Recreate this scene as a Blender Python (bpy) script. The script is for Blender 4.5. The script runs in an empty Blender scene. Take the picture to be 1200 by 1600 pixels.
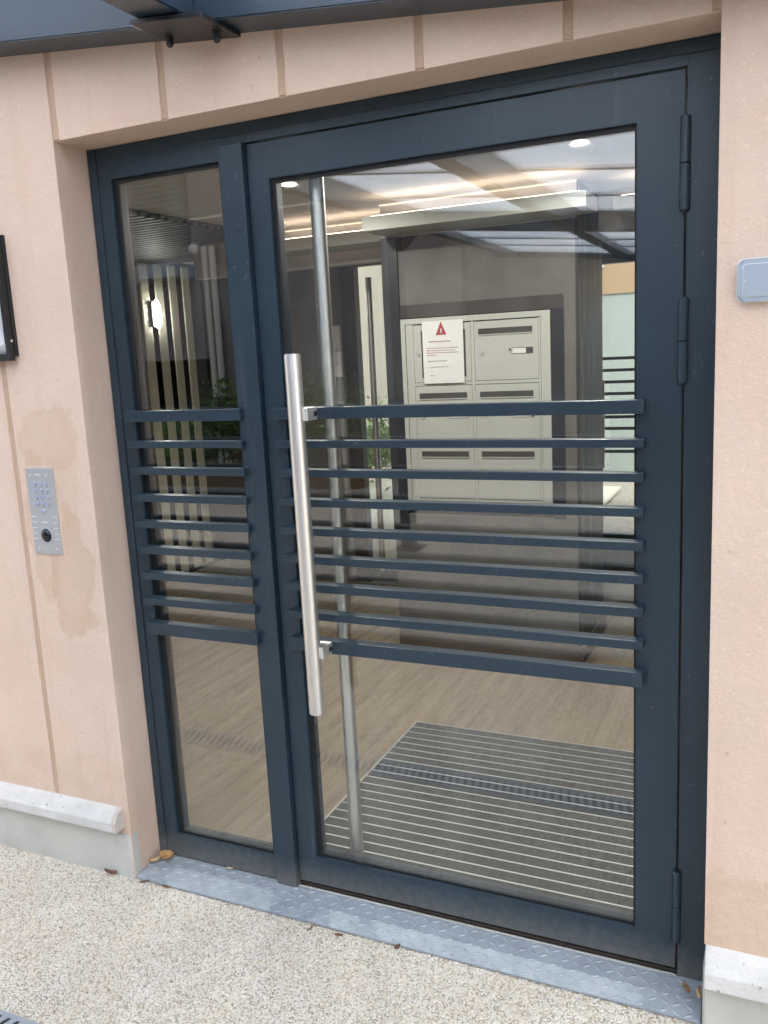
import bpy, bmesh, math, random
import numpy as np
from mathutils import Vector, Matrix
random.seed(7); rng = np.random.default_rng(7)
S = bpy.context.scene; COL = S.collection
R_ = math.radians

# ---------------------------------------------------------------- camera
cd = bpy.data.cameras.new('camera'); cam = bpy.data.objects.new('camera', cd); COL.objects.link(cam)
rx = Vector((0.909608, 0.412426, -0.050179)); dn = Vector((0.029641, -0.184889, -0.982312)); fw = Vector((-0.414408, 0.892032, -0.180401))
cam.matrix_world = Matrix(((rx.x, -dn.x, -fw.x, 1.25013), (rx.y, -dn.y, -fw.y, -1.97206), (rx.z, -dn.z, -fw.z, 1.51382), (0, 0, 0, 1)))
cd.sensor_fit = 'VERTICAL'; cd.sensor_height = 36; cd.sensor_width = 27; cd.lens = 1353.4 / 1600 * 36
cd.clip_start = 0.02; cd.clip_end = 500
S.camera = cam

# ---------------------------------------------------------------- world, sun, exposure
SUN_EL, SUN_AZ = 48.0, 150.0           # high, behind the photographer: soft overcast
W = bpy.data.worlds.new('World'); S.world = W; W.use_nodes = True
nt = W.node_tree; bg = nt.nodes['Background']
sky = nt.nodes.new('ShaderNodeTexSky'); sky.sky_type = 'NISHITA'; sky.sun_disc = False
sky.sun_elevation = R_(SUN_EL); sky.sun_rotation = R_(SUN_AZ); sky.air_density = 1.0; sky.dust_density = 3.0; sky.ozone_density = 1.0
hs = nt.nodes.new('ShaderNodeHueSaturation'); hs.inputs['Saturation'].default_value = 0.55
nt.links.new(sky.outputs[0], hs.inputs['Color']); nt.links.new(hs.outputs[0], bg.inputs['Color'])
bg.inputs['Strength'].default_value = 0.15
sl = bpy.data.lights.new('sun', 'SUN'); so = bpy.data.objects.new('sun', sl); COL.objects.link(so)
sl.energy = 1.0; sl.angle = R_(80); sl.color = (1.0, 0.95, 0.87)
az = R_(SUN_AZ)
sd = Vector((math.sin(az) * math.cos(R_(SUN_EL)), math.cos(az) * math.cos(R_(SUN_EL)), math.sin(R_(SUN_EL))))
so.rotation_euler = sd.to_track_quat('Z', 'Y').to_euler()
S.view_settings.view_transform = 'Standard'; S.view_settings.look = 'None'
S.view_settings.gamma = 1; S.view_settings.use_curve_mapping = False
S.view_settings.exposure = 1.8
cy = S.cycles
cy.use_denoising = True; cy.max_bounces = 10; cy.transparent_max_bounces = 24; cy.diffuse_bounces = 5; cy.glossy_bounces = 4
cy.sample_clamp_indirect = 6.0; cy.caustics_reflective = False; cy.caustics_refractive = False

# ---------------------------------------------------------------- materials
class M:
    def __init__(s, name, base=(.5, .5, .5), rough=.6, metal=0.0, spec=.5, coat=0.0):
        s.m = bpy.data.materials.new(name); s.m.use_nodes = True; s.t = s.m.node_tree
        s.b = s.t.nodes['Principled BSDF']; s.c = None
        s.set('Base Color', (*base, 1)); s.set('Roughness', rough); s.set('Metallic', metal)
        s.set('Specular IOR Level', spec); s.set('Coat Weight', coat); s.base = base
    def set(s, k, v): s.b.inputs[k].default_value = v
    def n(s, t, **kw):
        n = s.t.nodes.new('ShaderNode' + t)
        for k, v in kw.items():
            if k in n.inputs: n.inputs[k].default_value = v
            else: setattr(n, k, v)
        return n
    def l(s, a, b): s.t.links.new(a, b)
    def co(s, kind='Object', scale=(1, 1, 1)):
        if not s.c: s.c = s.n('TexCoord')
        mp = s.n('Mapping'); mp.inputs['Scale'].default_value = scale
        s.l(s.c.outputs[kind], mp.inputs['Vector']); return mp.outputs[0]
    def wpos(s, scale=(1, 1, 1), rot=(0, 0, 0), loc=(0, 0, 0)):
        g = s.n('NewGeometry'); mp = s.n('Mapping'); mp.inputs['Scale'].default_value = scale
        mp.inputs['Rotation'].default_value = rot; mp.inputs['Location'].default_value = loc
        s.l(g.outputs['Position'], mp.inputs['Vector']); return mp.outputs[0]
    def noise(s, vec, scale, detail=4, rough=.6):
        n = s.n('TexNoise', Scale=scale, Detail=detail, Roughness=rough); s.l(vec, n.inputs['Vector']); return n.outputs['Fac']
    def ramp(s, fac, stops):
        r = s.n('ValToRGB'); e = r.color_ramp.elements
        while len(e) < len(stops): e.new(.5)
        for i, (p, c) in enumerate(stops):
            e[i].position = p; e[i].color = (*c, 1) if len(c) == 3 else c
        s.l(fac, r.inputs[0]); return r.outputs[0]
    def mix(s, f, a, b, mode='MIX'):
        n = s.n('Mix', data_type='RGBA', blend_type=mode)
        for sock, v in ((n.inputs[0], f), (n.inputs[6], a), (n.inputs[7], b)):
            if isinstance(v, (int, float)): sock.default_value = v
            elif isinstance(v, tuple): sock.default_value = (*v, 1) if len(v) == 3 else v
            else: s.l(v, sock)
        return n.outputs[2]
    def math(s, op, a, b=0.0):
        n = s.n('Math', operation=op)
        for i, v in enumerate((a, b)):
            if isinstance(v, (int, float)): n.inputs[i].default_value = v
            else: s.l(v, n.inputs[i])
        return n.outputs[0]
    def col(s, c): s.l(c, s.b.inputs['Base Color'])
    def rough(s, f, lo, hi):
        n = s.n('MapRange'); n.inputs['To Min'].default_value = lo; n.inputs['To Max'].default_value = hi
        s.l(f, n.inputs['Value']); s.l(n.outputs[0], s.b.inputs['Roughness'])
    def bump(s, h, strength=.3, dist=.002):
        n = s.n('Bump', Strength=strength, Distance=dist); s.l(h, n.inputs['Height'])
        if s.b.inputs['Normal'].is_linked: s.l(s.b.inputs['Normal'].links[0].from_socket, n.inputs['Normal'])
        s.l(n.outputs[0], s.b.inputs['Normal'])
    def varied(s, lo=.85, hi=1.15, scale=3.0, bumps=None, rnd=0.0, vec=None):
        """colour drift of the material itself"""
        v = vec or s.wpos(); f = s.noise(v, scale, 5)
        a = tuple(min(1, x * lo) for x in s.base); b = tuple(min(1, x * hi) for x in s.base)
        c = s.ramp(f, [(.3, a), (.7, b)])
        if rnd:
            oi = s.n('ObjectInfo'); k = s.ramp(oi.outputs['Random'], [(0, (1 - rnd,) * 3), (1, (1 + rnd,) * 3)])
            c = s.mix(1.0, c, k, 'MULTIPLY')
        s.col(c)
        if bumps: s.bump(s.noise(v, bumps[0], 4), bumps[1], bumps[2])
        return s

def stain(m, c, center, radius, colr, amt, nscale=9.0):
    """a stain with a shape of its own at a fixed place of the wall"""
    g = m.n('NewGeometry'); d = m.n('VectorMath', operation='SUBTRACT'); m.l(g.outputs['Position'], d.inputs[0]); d.inputs[1].default_value = center
    sc = m.n('VectorMath', operation='MULTIPLY'); m.l(d.outputs[0], sc.inputs[0]); sc.inputs[1].default_value = tuple(1 / r for r in radius)
    ln = m.n('VectorMath', operation='LENGTH'); m.l(sc.outputs[0], ln.inputs[0])
    nz = m.noise(m.wpos(), nscale, 5); v = m.math('ADD', ln.outputs['Value'], m.math('MULTIPLY', m.math('SUBTRACT', nz, .5), 1.5))
    f = m.ramp(v, [(.45, (amt * .30,) * 3), (.78, (amt * .50,) * 3), (.86, (amt * .42,) * 3), (.93, (0, 0, 0))])
    return m.mix(f, c, colr)

def plaster(name, base, grain=1.0, stains=True):
    m = M(name, base, .85, spec=.25)
    v = m.wpos()
    c = m.ramp(m.noise(v, 2.2, 5), [(.3, tuple(x * .93 for x in base)), (.7, tuple(min(1, x * 1.05) for x in base))])
    pink = tuple(min(1, x * k) for x, k in zip(base, (1.02, .96, .95)))
    c = m.mix(m.ramp(m.noise(v, 5.5, 3), [(.45, (0, 0, 0)), (.7, (.6, .6, .6))]), c, pink)
    sp = m.ramp(m.noise(v, 160, 2), [(.60, (0, 0, 0)), (.74, (.4, .4, .4))])
    c = m.mix(sp, c, tuple(min(1, x * 1.35) for x in base))
    dk = m.ramp(m.noise(v, 34, 2), [(.22, (.55, .55, .55)), (.29, (0, 0, 0))])
    c = m.mix(dk, c, tuple(x * .55 for x in base))
    c = m.mix(m.ramp(m.noise(m.wpos((17, 17, .8)), 1.0, 5, .6), [(.56, (0, 0, 0)), (.78, (.30, .30, .30))]), c, tuple(x * k for x, k in zip(base, (.80, .74, .68))))
    if stains:
        gz = m.n('NewGeometry'); sz = m.n('SeparateXYZ'); m.l(gz.outputs['Position'], sz.inputs[0])
        splash = m.ramp(m.math('ADD', sz.outputs['Z'], m.math('MULTIPLY', m.noise(v, 13, 6, .7), .55)), [(.42, (.34, .34, .34)), (.62, (0, 0, 0))])
        c = m.mix(splash, c, tuple(x * k for x, k in zip(base, (.72, .66, .58))))
        br = (.50, .345, .22)
        for ce, ra, am in (((-.62, -.12, .90), (.09, 1, .22), .85), ((-.66, -.12, 1.33), (.12, 1, .10), .6), ((-.72, -.12, 1.05), (.06, 1, .25), .6),
                           ((-.60, -.12, .66), (.2, 1, .08), .16), ((1.26, -.12, .24), (.22, 1, .14), .8), ((-.7, -.12, .3), (.25, 1, .06), .14), ((-.95, -.12, .75), (.1, 1, .3), .18),
                           ((-.61, -.12, 1.25), (.05, 1, .2), .25)):
            c = stain(m, c, ce, ra, br, am)
    m.col(c)
    m.bump(m.noise(v, 230, 4, .7), .7 * grain, .0022)
    m.bump(m.noise(v, 60, 3), .4 * grain, .004)
    m.bump(m.noise(v, 7, 2), .2 * grain, .008)
    return m.m

PEACH = (.665, .518, .422)
MAT = {}
MAT['plaster'] = plaster('peach_plaster', PEACH)
MAT['plaster_smooth'] = plaster('peach_reveal_plaster', (.63, .495, .39), .5, False)
MAT['joint'] = plaster('joint_render', (.555, .40, .295), 2.0, False)

m = M('navy_paint', (.030, .047, .064), .36, spec=.5, coat=.0)
v = m.wpos(); c = m.ramp(m.noise(v, 3.5, 5), [(.3, (.014, .030, .045)), (.72, (.019, .039, .057))])
c = m.mix(m.ramp(m.noise(v, 90, 2, .5), [(.68, (0, 0, 0)), (.80, (.38, .38, .38))]), c, (.25, .26, .26))
streak = m.noise(m.wpos((30, 30, 2.2)), 1.0, 4)
c = m.mix(m.ramp(streak, [(.60, (0, 0, 0)), (.85, (.14, .14, .14))]), c, (.30, .28, .25))
g = m.n('NewGeometry'); sx = m.n('SeparateXYZ'); m.l(g.outputs['Position'], sx.inputs[0])
low = m.ramp(m.math('ADD', sx.outputs['Z'], m.math('MULTIPLY', m.noise(v, 45, 4), .10)), [(.03, (.5, .5, .5)), (.13, (0, 0, 0))])
c = m.mix(low, c, (.22, .20, .17)); m.col(c)
m.rough(m.noise(v, 5, 4), .24, .42); m.bump(m.noise(v, 220, 3), .05, .001); m.bump(m.noise(v, 9, 2), .04, .004)
MAT['navy'] = m.m
m = M('navy_canopy_paint', (.018, .037, .058), .30, spec=.6); m.varied(.93, 1.08, 4); m.rough(m.noise(m.wpos(), 5), .27, .34); MAT['canopy_navy'] = m.m
MAT['gasket'] = M('black_rubber', (.008, .008, .009), .6).m
MAT['black'] = M('black_plastic', (.012, .013, .014), .4).m
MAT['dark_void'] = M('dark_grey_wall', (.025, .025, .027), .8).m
m = M('brushed_steel', (.78, .77, .75), .34, 1.0)
v = m.wpos((220, 220, 3)); m.rough(m.noise(v, 1.0, 3), .28, .46); m.bump(m.noise(v, 1.0, 3), .05, .0005); MAT['steel'] = m.m
m = M('galvanised_steel', (.40, .45, .51), .42, .5)
v = m.wpos(); m.col(m.ramp(m.noise(v, 14, 5), [(.3, (.32, .36, .40)), (.55, (.38, .425, .465)), (.75, (.45, .49, .525))])); m.rough(m.noise(v, 20), .55, .75); m.bump(m.noise(v, 300, 2), .06, .0006)
MAT['galv'] = m.m
MAT['aluminium'] = M('aluminium', (.80, .79, .76), .45, .9).m

m = M('pale_concrete', (.50, .49, .46), .85, spec=.3); v = m.wpos()
c = m.ramp(m.noise(v, 6, 6), [(.3, (.40, .395, .36)), (.7, (.56, .55, .52))])
c = m.mix(m.ramp(m.noise(v, 70, 2), [(.20, (.7, .7, .7)), (.30, (0, 0, 0))]), c, (.16, .15, .13))
c = m.mix(m.ramp(m.noise(v, 3, 4), [(.5, (0, 0, 0)), (.75, (.45, .45, .45))]), c, (.36, .39, .30)); m.col(c)
m.bump(m.noise(v, 90, 5), .3, .002); m.bump(m.noise(v, 18, 3), .3, .004); MAT['concrete'] = m.m
m = M('whitened_concrete', (.66, .65, .63), .8, spec=.3); v = m.wpos()
c = m.ramp(m.noise(v, 8, 5), [(.3, (.50, .49, .47)), (.7, (.65, .64, .62))])
c = m.mix(m.ramp(m.noise(v, 60, 2), [(.24, (.8, .8, .8)), (.33, (0, 0, 0))]), c, (.25, .23, .21))
c = stain(m, c, (-.53, -.14, .165), (.022, 1, .06), (.42, .25, .15), .8, 30); m.col(c)
m.bump(m.noise(v, 80, 5), .5, .003); m.bump(m.noise(v, 22, 3), .5, .006); MAT['sill'] = m.m

m = M('pebble_bed', (.45, .40, .33), .9); v = m.wpos()
vo = m.n('TexVoronoi', Scale=120.0); m.l(v, vo.inputs['Vector'])
c = m.ramp(m.math('FRACT', m.math('MULTIPLY', vo.outputs['Distance'], 7.3)), [(.1, (.34, .29, .23)), (.5, (.50, .46, .40)), (.9, (.64, .61, .56))])
sep = m.n('SeparateColor'); m.l(vo.outputs['Color'], sep.inputs[0])
c = m.ramp(sep.outputs[0], [(.05, (.30, .24, .18)), (.3, (.47, .41, .33)), (.6, (.58, .55, .49)), (.95, (.70, .68, .64))])
c = m.mix(1.0, c, m.ramp(m.noise(v, 38, 4, .75), [(.36, (.62, .62, .62)), (.5, (.98, .98, .98)), (.64, (1.2, 1.2, 1.2))]), 'MULTIPLY')
c = m.mix(m.ramp(vo.outputs['Distance'], [(.35, (0, 0, 0)), (.7, (.75, .75, .75))]), c, (.30, .255, .20)); m.col(c)
m.bump(m.math('SUBTRACT', 1.0, vo.outputs['Distance']), .6, .004); MAT['ground'] = m.m
m = M('washed_pebble', (.5, .46, .4), .7, spec=.35)
g = m.n('NewGeometry'); c = m.ramp(g.outputs['Random Per Island'], [(0, (.48, .40, .30)), (.08, (.57, .50, .40)), (.3, (.61, .555, .47)), (.55, (.64, .595, .52)), (.8, (.68, .645, .585)), (.94, (.57, .55, .52)), (.985, (.44, .40, .36))])
c = m.mix(m.ramp(m.noise(m.wpos(), 4, 4), [(.4, (0, 0, 0)), (.75, (.35, .35, .35))]), c, (.50, .40, .28)); m.col(c); MAT['pebble'] = m.m

# interior materials
m = M('taupe_plank', (.30, .25, .20), .5, spec=.4)
v = m.wpos((22, 1.4, 1)); c = m.ramp(m.noise(v, 1.0, 8, .72), [(.3, (.170, .124, .080)), (.5, (.280, .212, .145)), (.7, (.37, .288, .205))])
oi = m.n('ObjectInfo'); c = m.mix(1.0, c, m.ramp(oi.outputs['Random'], [(0, (.93, .93, .93)), (1, (1.06, 1.06, 1.06))]), 'MULTIPLY'); m.col(c)
m.bump(m.noise(v, 2.0, 4), .12, .001); MAT['plank'] = m.m
m = M('beige_stone_tile', (.48, .45, .40), .45); m.varied(.88, 1.1, 9, (60, .1, .001), .05); MAT['tile'] = m.m
m = M('taupe_concrete_wall', (.15, .14, .125), .75, spec=.3); v = m.wpos()
c = m.ramp(m.noise(v, 4, 7, .7), [(.3, (.105, .096, .084)), (.55, (.145, .134, .118)), (.75, (.185, .172, .153))]); m.col(c); m.bump(m.noise(v, 25, 5), .2, .003); MAT['taupe'] = m.m
m = M('dark_streaked_marble', (.05, .046, .04), .34, spec=.25)
v = m.wpos((16, 16, 1.6)); f = m.noise(v, 1.0, 6, .6)
c = m.ramp(f, [(.3, (.018, .017, .015)), (.5, (.040, .037, .032)), (.57, (.06, .055, .048)), (.60, (.26, .25, .22)), (.63, (.05, .046, .04))]); m.col(c); MAT['marble'] = m.m  # pale streaks put reflections of plants into the stone colour
MAT['batten'] = M('dark_green_batten', (.060, .066, .062), .5).m
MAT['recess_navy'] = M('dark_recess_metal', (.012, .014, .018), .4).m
MAT['dark_brown'] = M('dark_brown_metal', (.040, .031, .026), .45).m
m = M('mailbox_paint', (.50, .505, .46), .42); m.varied(.97, 1.03, 3); MAT['mail'] = m.m
MAT['mail_dark'] = M('mailbox_slot_shadow_metal', (.045, .042, .035), .4).m
MAT['paper'] = M('white_paper', (.78, .78, .76), .8).m
MAT['red_ink'] = M('red_ink', (.42, .03, .04), .7).m
MAT['grey_ink'] = M('grey_ink', (.22, .20, .20), .7).m
MAT['red_text'] = M('faded_red_text', (.45, .16, .16), .7).m
m = M('grey_mat_carpet', (.062, .065, .066), .95, spec=.1); m.varied(.7, 1.3, 140, (500, .8, .002)); MAT['carpet'] = m.m
m = M('ceiling_paint', (.62, .62, .61), .8); m.varied(.97, 1.03, 3, (300, .12, .001)); MAT['ceiling'] = m.m
MAT['raft'] = M('raft_paint', (.52, .53, .48), .6).m
MAT['white'] = M('white_metal', (.75, .75, .74), .5).m
MAT['skirt'] = M('brown_skirting', (.12, .09, .062), .45).m
m = M('cream_slat', (.82, .78, .64), .55); m.varied(.95, 1.05, 2); MAT['slat'] = m.m
MAT['opal'] = M('opal_diffuser', (.72, .73, .80), .35).m
MAT['board'] = M('grey_plastic', (.31, .365, .425), .42).m
MAT['board_light'] = M('light_grey_plastic', (.46, .50, .55), .45).m
m = M('keypad_aluminium', (.46, .48, .51), .40, .55); MAT['keypad'] = m.m
m = M('key_button', (.50, .52, .58), .3, .4); MAT['button'] = m.m
m = M('blue_key_glow', (.16, .20, .50), .4); m.set('Emission Color', (.25, .32, .8, 1)); m.set('Emission Strength', .08); MAT['keyglow'] = m.m
m = M('black_dome', (.01, .01, .012), .08); MAT['lens'] = m.m

# exterior seen in the reflection
m = M('mauve_render', (.20, .185, .185), .85); m.varied(.95, 1.05, 1.2, (150, .2, .002)); MAT['mauve'] = m.m
MAT['cream_pipe'] = M('cream_pipe', (.62, .60, .53), .4).m
MAT['shutter'] = M('grey_louvre', (.055, .065, .062), .5).m
m = M('white_render', (.46, .415, .345), .85); MAT['white_render'] = m.m
m = M('mint_panel', (.36, .41, .38), .7); MAT['mint'] = m.m
MAT['peach_far'] = M('ochre_render', (.42, .29, .17), .85).m
m = M('planter_wood', (.17, .105, .06), .7); m.varied(.7, 1.3, 12); MAT['wood'] = m.m
def leafmat(name, base):
    m = M(name, base, .5, spec=.35); g = m.n('NewGeometry')
    c = m.ramp(g.outputs['Random Per Island'], [(0, tuple(x * .55 for x in base)), (.6, base), (1, tuple(min(1, x * 1.8) for x in base))]); m.col(c)
    m.set('Subsurface Weight', .0); return m.m
MAT['leaf'] = leafmat('green_leaf', (.075, .15, .040))
MAT['leaf_light'] = leafmat('light_green_leaf', (.13, .21, .06))
m = M('dry_leaf', (.36, .19, .08), .75); m.varied(.6, 1.35, 60); MAT['dry'] = m.m
MAT['dry_dark'] = M('dark_dry_leaf', (.13, .065, .04), .8).m
MAT['dry_pale'] = M('pale_dry_leaf', (.52, .36, .19), .8).m

def glass(name, f0=.098, tint=(.93, .95, .94)):
    m = bpy.data.materials.new(name); m.use_nodes = True; t = m.node_tree; t.nodes.clear()
    o = t.nodes.new('ShaderNodeOutputMaterial'); mx = t.nodes.new('ShaderNodeMixShader')
    tr = t.nodes.new('ShaderNodeBsdfTransparent'); gl = t.nodes.new('ShaderNodeBsdfGlossy')
    tr.inputs[0].default_value = (*tint, 1); gl.inputs['Roughness'].default_value = 0.0; gl.inputs[0].default_value = (1, 1, 1, 1)
    g = t.nodes.new('ShaderNodeNewGeometry'); d = t.nodes.new('ShaderNodeVectorMath'); d.operation = 'DOT_PRODUCT'
    t.links.new(g.outputs['Normal'], d.inputs[0]); t.links.new(g.outputs['Incoming'], d.inputs[1])
    def mth(op, a, b=0.0):
        n = t.nodes.new('ShaderNodeMath'); n.operation = op
        for i, v in enumerate((a, b)):
            if isinstance(v, (int, float)): n.inputs[i].default_value = v
            else: t.links.new(v, n.inputs[i])
        return n.outputs[0]
    c = mth('ABSOLUTE', d.outputs['Value']); k = mth('POWER', mth('SUBTRACT', 1.0, c), 5.0)
    f = mth('ADD', mth('MULTIPLY', k, 1 - f0), f0)
    t.links.new(f, mx.inputs[0]); t.links.new(tr.outputs[0], mx.inputs[1]); t.links.new(gl.outputs[0], mx.inputs[2]); df = t.nodes.new('ShaderNodeBsdfDiffuse'); df.inputs[0].default_value = (.6, .59, .56, 1); m2 = t.nodes.new('ShaderNodeMixShader')
    mp = t.nodes.new('ShaderNodeMapping'); mp.inputs['Scale'].default_value = (3.0, 3.0, .9); t.links.new(g.outputs['Position'], mp.inputs['Vector'])
    nz = t.nodes.new('ShaderNodeTexNoise'); nz.inputs['Scale'].default_value = 2.2; nz.inputs['Detail'].default_value = 7; nz.inputs['Distortion'].default_value = .6; t.links.new(mp.outputs[0], nz.inputs['Vector'])
    rp = t.nodes.new('ShaderNodeMapRange'); rp.inputs['From Min'].default_value = .45; rp.inputs['From Max'].default_value = .8; rp.inputs['To Max'].default_value = .045; t.links.new(nz.outputs['Fac'], rp.inputs['Value'])
    t.links.new(rp.outputs[0], m2.inputs[0]); t.links.new(mx.outputs[0], m2.inputs[1]); t.links.new(df.outputs[0], m2.inputs[2]); t.links.new(m2.outputs[0], o.inputs[0])
    return m
MAT['glass'] = glass('door_glass')
def poly_mat():
    m = bpy.data.materials.new('opal_polycarbonate'); m.use_nodes = True; t = m.node_tree; t.nodes.clear()
    o = t.nodes.new('ShaderNodeOutputMaterial'); m1 = t.nodes.new('ShaderNodeMixShader'); m2 = t.nodes.new('ShaderNodeMixShader')
    tl = t.nodes.new('ShaderNodeBsdfTranslucent'); tr = t.nodes.new('ShaderNodeBsdfTransparent'); df = t.nodes.new('ShaderNodeBsdfDiffuse')
    tl.inputs[0].default_value = (.86, .92, .99, 1); tr.inputs[0].default_value = (.90, .94, .98, 1); df.inputs[0].default_value = (.6, .63, .68, 1)
    m1.inputs[0].default_value = .1; m2.inputs[0].default_value = .42
    t.links.new(tl.outputs[0], m1.inputs[1]); t.links.new(df.outputs[0], m1.inputs[2]); t.links.new(m1.outputs[0], m2.inputs[1]); t.links.new(tr.outputs[0], m2.inputs[2])
    t.links.new(m2.outputs[0], o.inputs[0]); return m
MAT['poly'] = poly_mat()
def emis(name, colr, st):
    m = bpy.data.materials.new(name); m.use_nodes = True; t = m.node_tree; t.nodes.clear()
    o = t.nodes.new('ShaderNodeOutputMaterial'); e = t.nodes.new('ShaderNodeEmission'); e.inputs[0].default_value = (*colr, 1); e.inputs[1].default_value = st
    t.links.new(e.outputs[0], o.inputs[0]); return m
MAT['lamp'] = emis('downlight_glow', (1, .93, .8), 4.0)
MAT['led'] = emis('warm_led_strip', (1, .72, .54), 8.0)
MAT['cove'] = emis('warm_cove_light', (1, .72, .52), .6)
MAT['oval'] = emis('oval_lamp_glow', (1, .96, .88), 22.0)

# ---------------------------------------------------------------- builders
def thing(name, label, cat, loc=(0, 0, 0), group=None):
    o = bpy.data.objects.new(name, None); COL.objects.link(o); o.location = loc; o.empty_display_size = .1
    o['label'] = label; o['category'] = cat
    if group: o['group'] = group
    return o
def tag(o, label, cat, group=None):
    o['label'] = label; o['category'] = cat
    if group: o['group'] = group
    return o
def link(name, me, mat, parent=None, smooth=False):
    o = bpy.data.objects.new(name, me); COL.objects.link(o)
    if mat and not me.materials: me.materials.append(MAT[mat])
    if smooth:
        me.polygons.foreach_set('use_smooth', [True] * len(me.polygons))
    if parent:
        o.parent = parent
        p = parent; off = Vector((0, 0, 0))
        while p: off += p.location; p = p.parent
        o.location = -off                     # shapes are written in world metres
    return o
def centre(o):
    """move the origin of a piece to the middle of its mesh"""
    vs = [v.co for v in o.data.vertices]; c = sum(vs, Vector()) / len(vs)
    o.data.transform(Matrix.Translation(-c)); o.location = o.location + c; return o
def bm_box(bm, a, b, bevel=0.0, seg=2):
    r = bmesh.ops.create_cube(bm, size=1.0); vs = r['verts']
    for v in vs:
        v.co = Vector(((a[i] + b[i]) / 2 + v.co[i] * (b[i] - a[i]) for i in range(3)))
    if bevel:
        es = list({e for v in vs for e in v.link_edges})
        bmesh.ops.bevel(bm, geom=es, offset=bevel, segments=seg, affect='EDGES', profile=.6)
def bm_tube(bm, p, q, r, n=24, r2=None, caps=True):
    p = Vector(p); q = Vector(q); d = q - p
    mt = Matrix.Translation((p + q) / 2) @ d.to_track_quat('Z', 'Y').to_matrix().to_4x4()
    bmesh.ops.create_cone(bm, cap_ends=caps, segments=n, radius1=r, radius2=r if r2 is None else r2, depth=d.length, matrix=mt)
def bm_poly(bm, pts, dvec):
    """extrude a polygon along dvec"""
    d = Vector(dvec); a = [bm.verts.new(p) for p in pts]; b = [bm.verts.new(Vector(p) + d) for p in pts]; n = len(pts)
    bm.faces.new(a); bm.faces.new(b[::-1])
    for i in range(n): bm.faces.new((a[i], b[i], b[(i + 1) % n], a[(i + 1) % n]))
def fin(name, bm, mat, parent=None, smooth=False):
    bmesh.ops.recalc_face_normals(bm, faces=bm.faces)
    me = bpy.data.meshes.new(name); bm.to_mesh(me); bm.free(); o = link(name, me, mat, parent, False)
    if smooth:
        me.polygons.foreach_set('use_smooth', [True] * len(me.polygons)); me.set_sharp_from_angle(angle=R_(32))
    return o
def box(name, a, b, mat, parent=None, bevel=0.0, seg=2):
    bm = bmesh.new(); bm_box(bm, a, b, bevel, seg); return fin(name, bm, mat, parent)
def boxes(name, lst, mat, parent=None, bevel=0.0):
    bm = bmesh.new()
    for a, b in lst: bm_box(bm, a, b, bevel)
    return fin(name, bm, mat, parent)
def tube(name, p, q, r, mat, parent=None, n=24, bevel=0.0):
    bm = bmesh.new(); bm_tube(bm, p, q, r, n)
    if bevel:
        es = [e for e in bm.edges if len(e.link_faces) == 2 and any(len(f.verts) > 4 for f in e.link_faces)]
        bmesh.ops.bevel(bm, geom=es, offset=bevel, segments=2, affect='EDGES')
    return fin(name, bm, mat, parent, True)
def prism(name, pts, d, mat, parent=None, bevel=0.0):
    bm = bmesh.new(); bm_poly(bm, pts, d)
    if bevel: bmesh.ops.bevel(bm, geom=list(bm.edges), offset=bevel, segments=2, affect='EDGES')
    return fin(name, bm, mat, parent)
def struct(o): o['kind'] = 'structure'; return o
def text(name, body, size, loc, mat, parent, rot=(R_(90), 0, 0), depth=.0004, align='CENTER', sx=1.0):
    cu = bpy.data.curves.new(name, 'FONT'); cu.body = body; cu.size = size; cu.align_x = align; cu.align_y = 'CENTER'; cu.extrude = depth
    tmp = bpy.data.objects.new(name, cu); COL.objects.link(tmp)
    dg = bpy.context.evaluated_depsgraph_get(); me = bpy.data.meshes.new_from_object(tmp.evaluated_get(dg))
    bpy.data.objects.remove(tmp); bpy.data.curves.remove(cu)
    me.materials.clear()
    from mathutils import Euler
    me.transform(Matrix.Translation(loc) @ Euler(rot).to_matrix().to_4x4() @ Matrix.Diagonal((sx, 1, 1, 1)))
    return link(name, me, mat, parent)

WY = -.122      # outer face of the facade; the door frame stands at y = 0
GZ = -.03       # level of the pebble paving

# ================================================================ ground
bm = bmesh.new(); bmesh.ops.create_grid(bm, x_segments=1, y_segments=1, size=60)
for v_ in bm.verts: v_.co.z = GZ - .0030
struct(fin('ground', bm, 'ground'))
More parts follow.
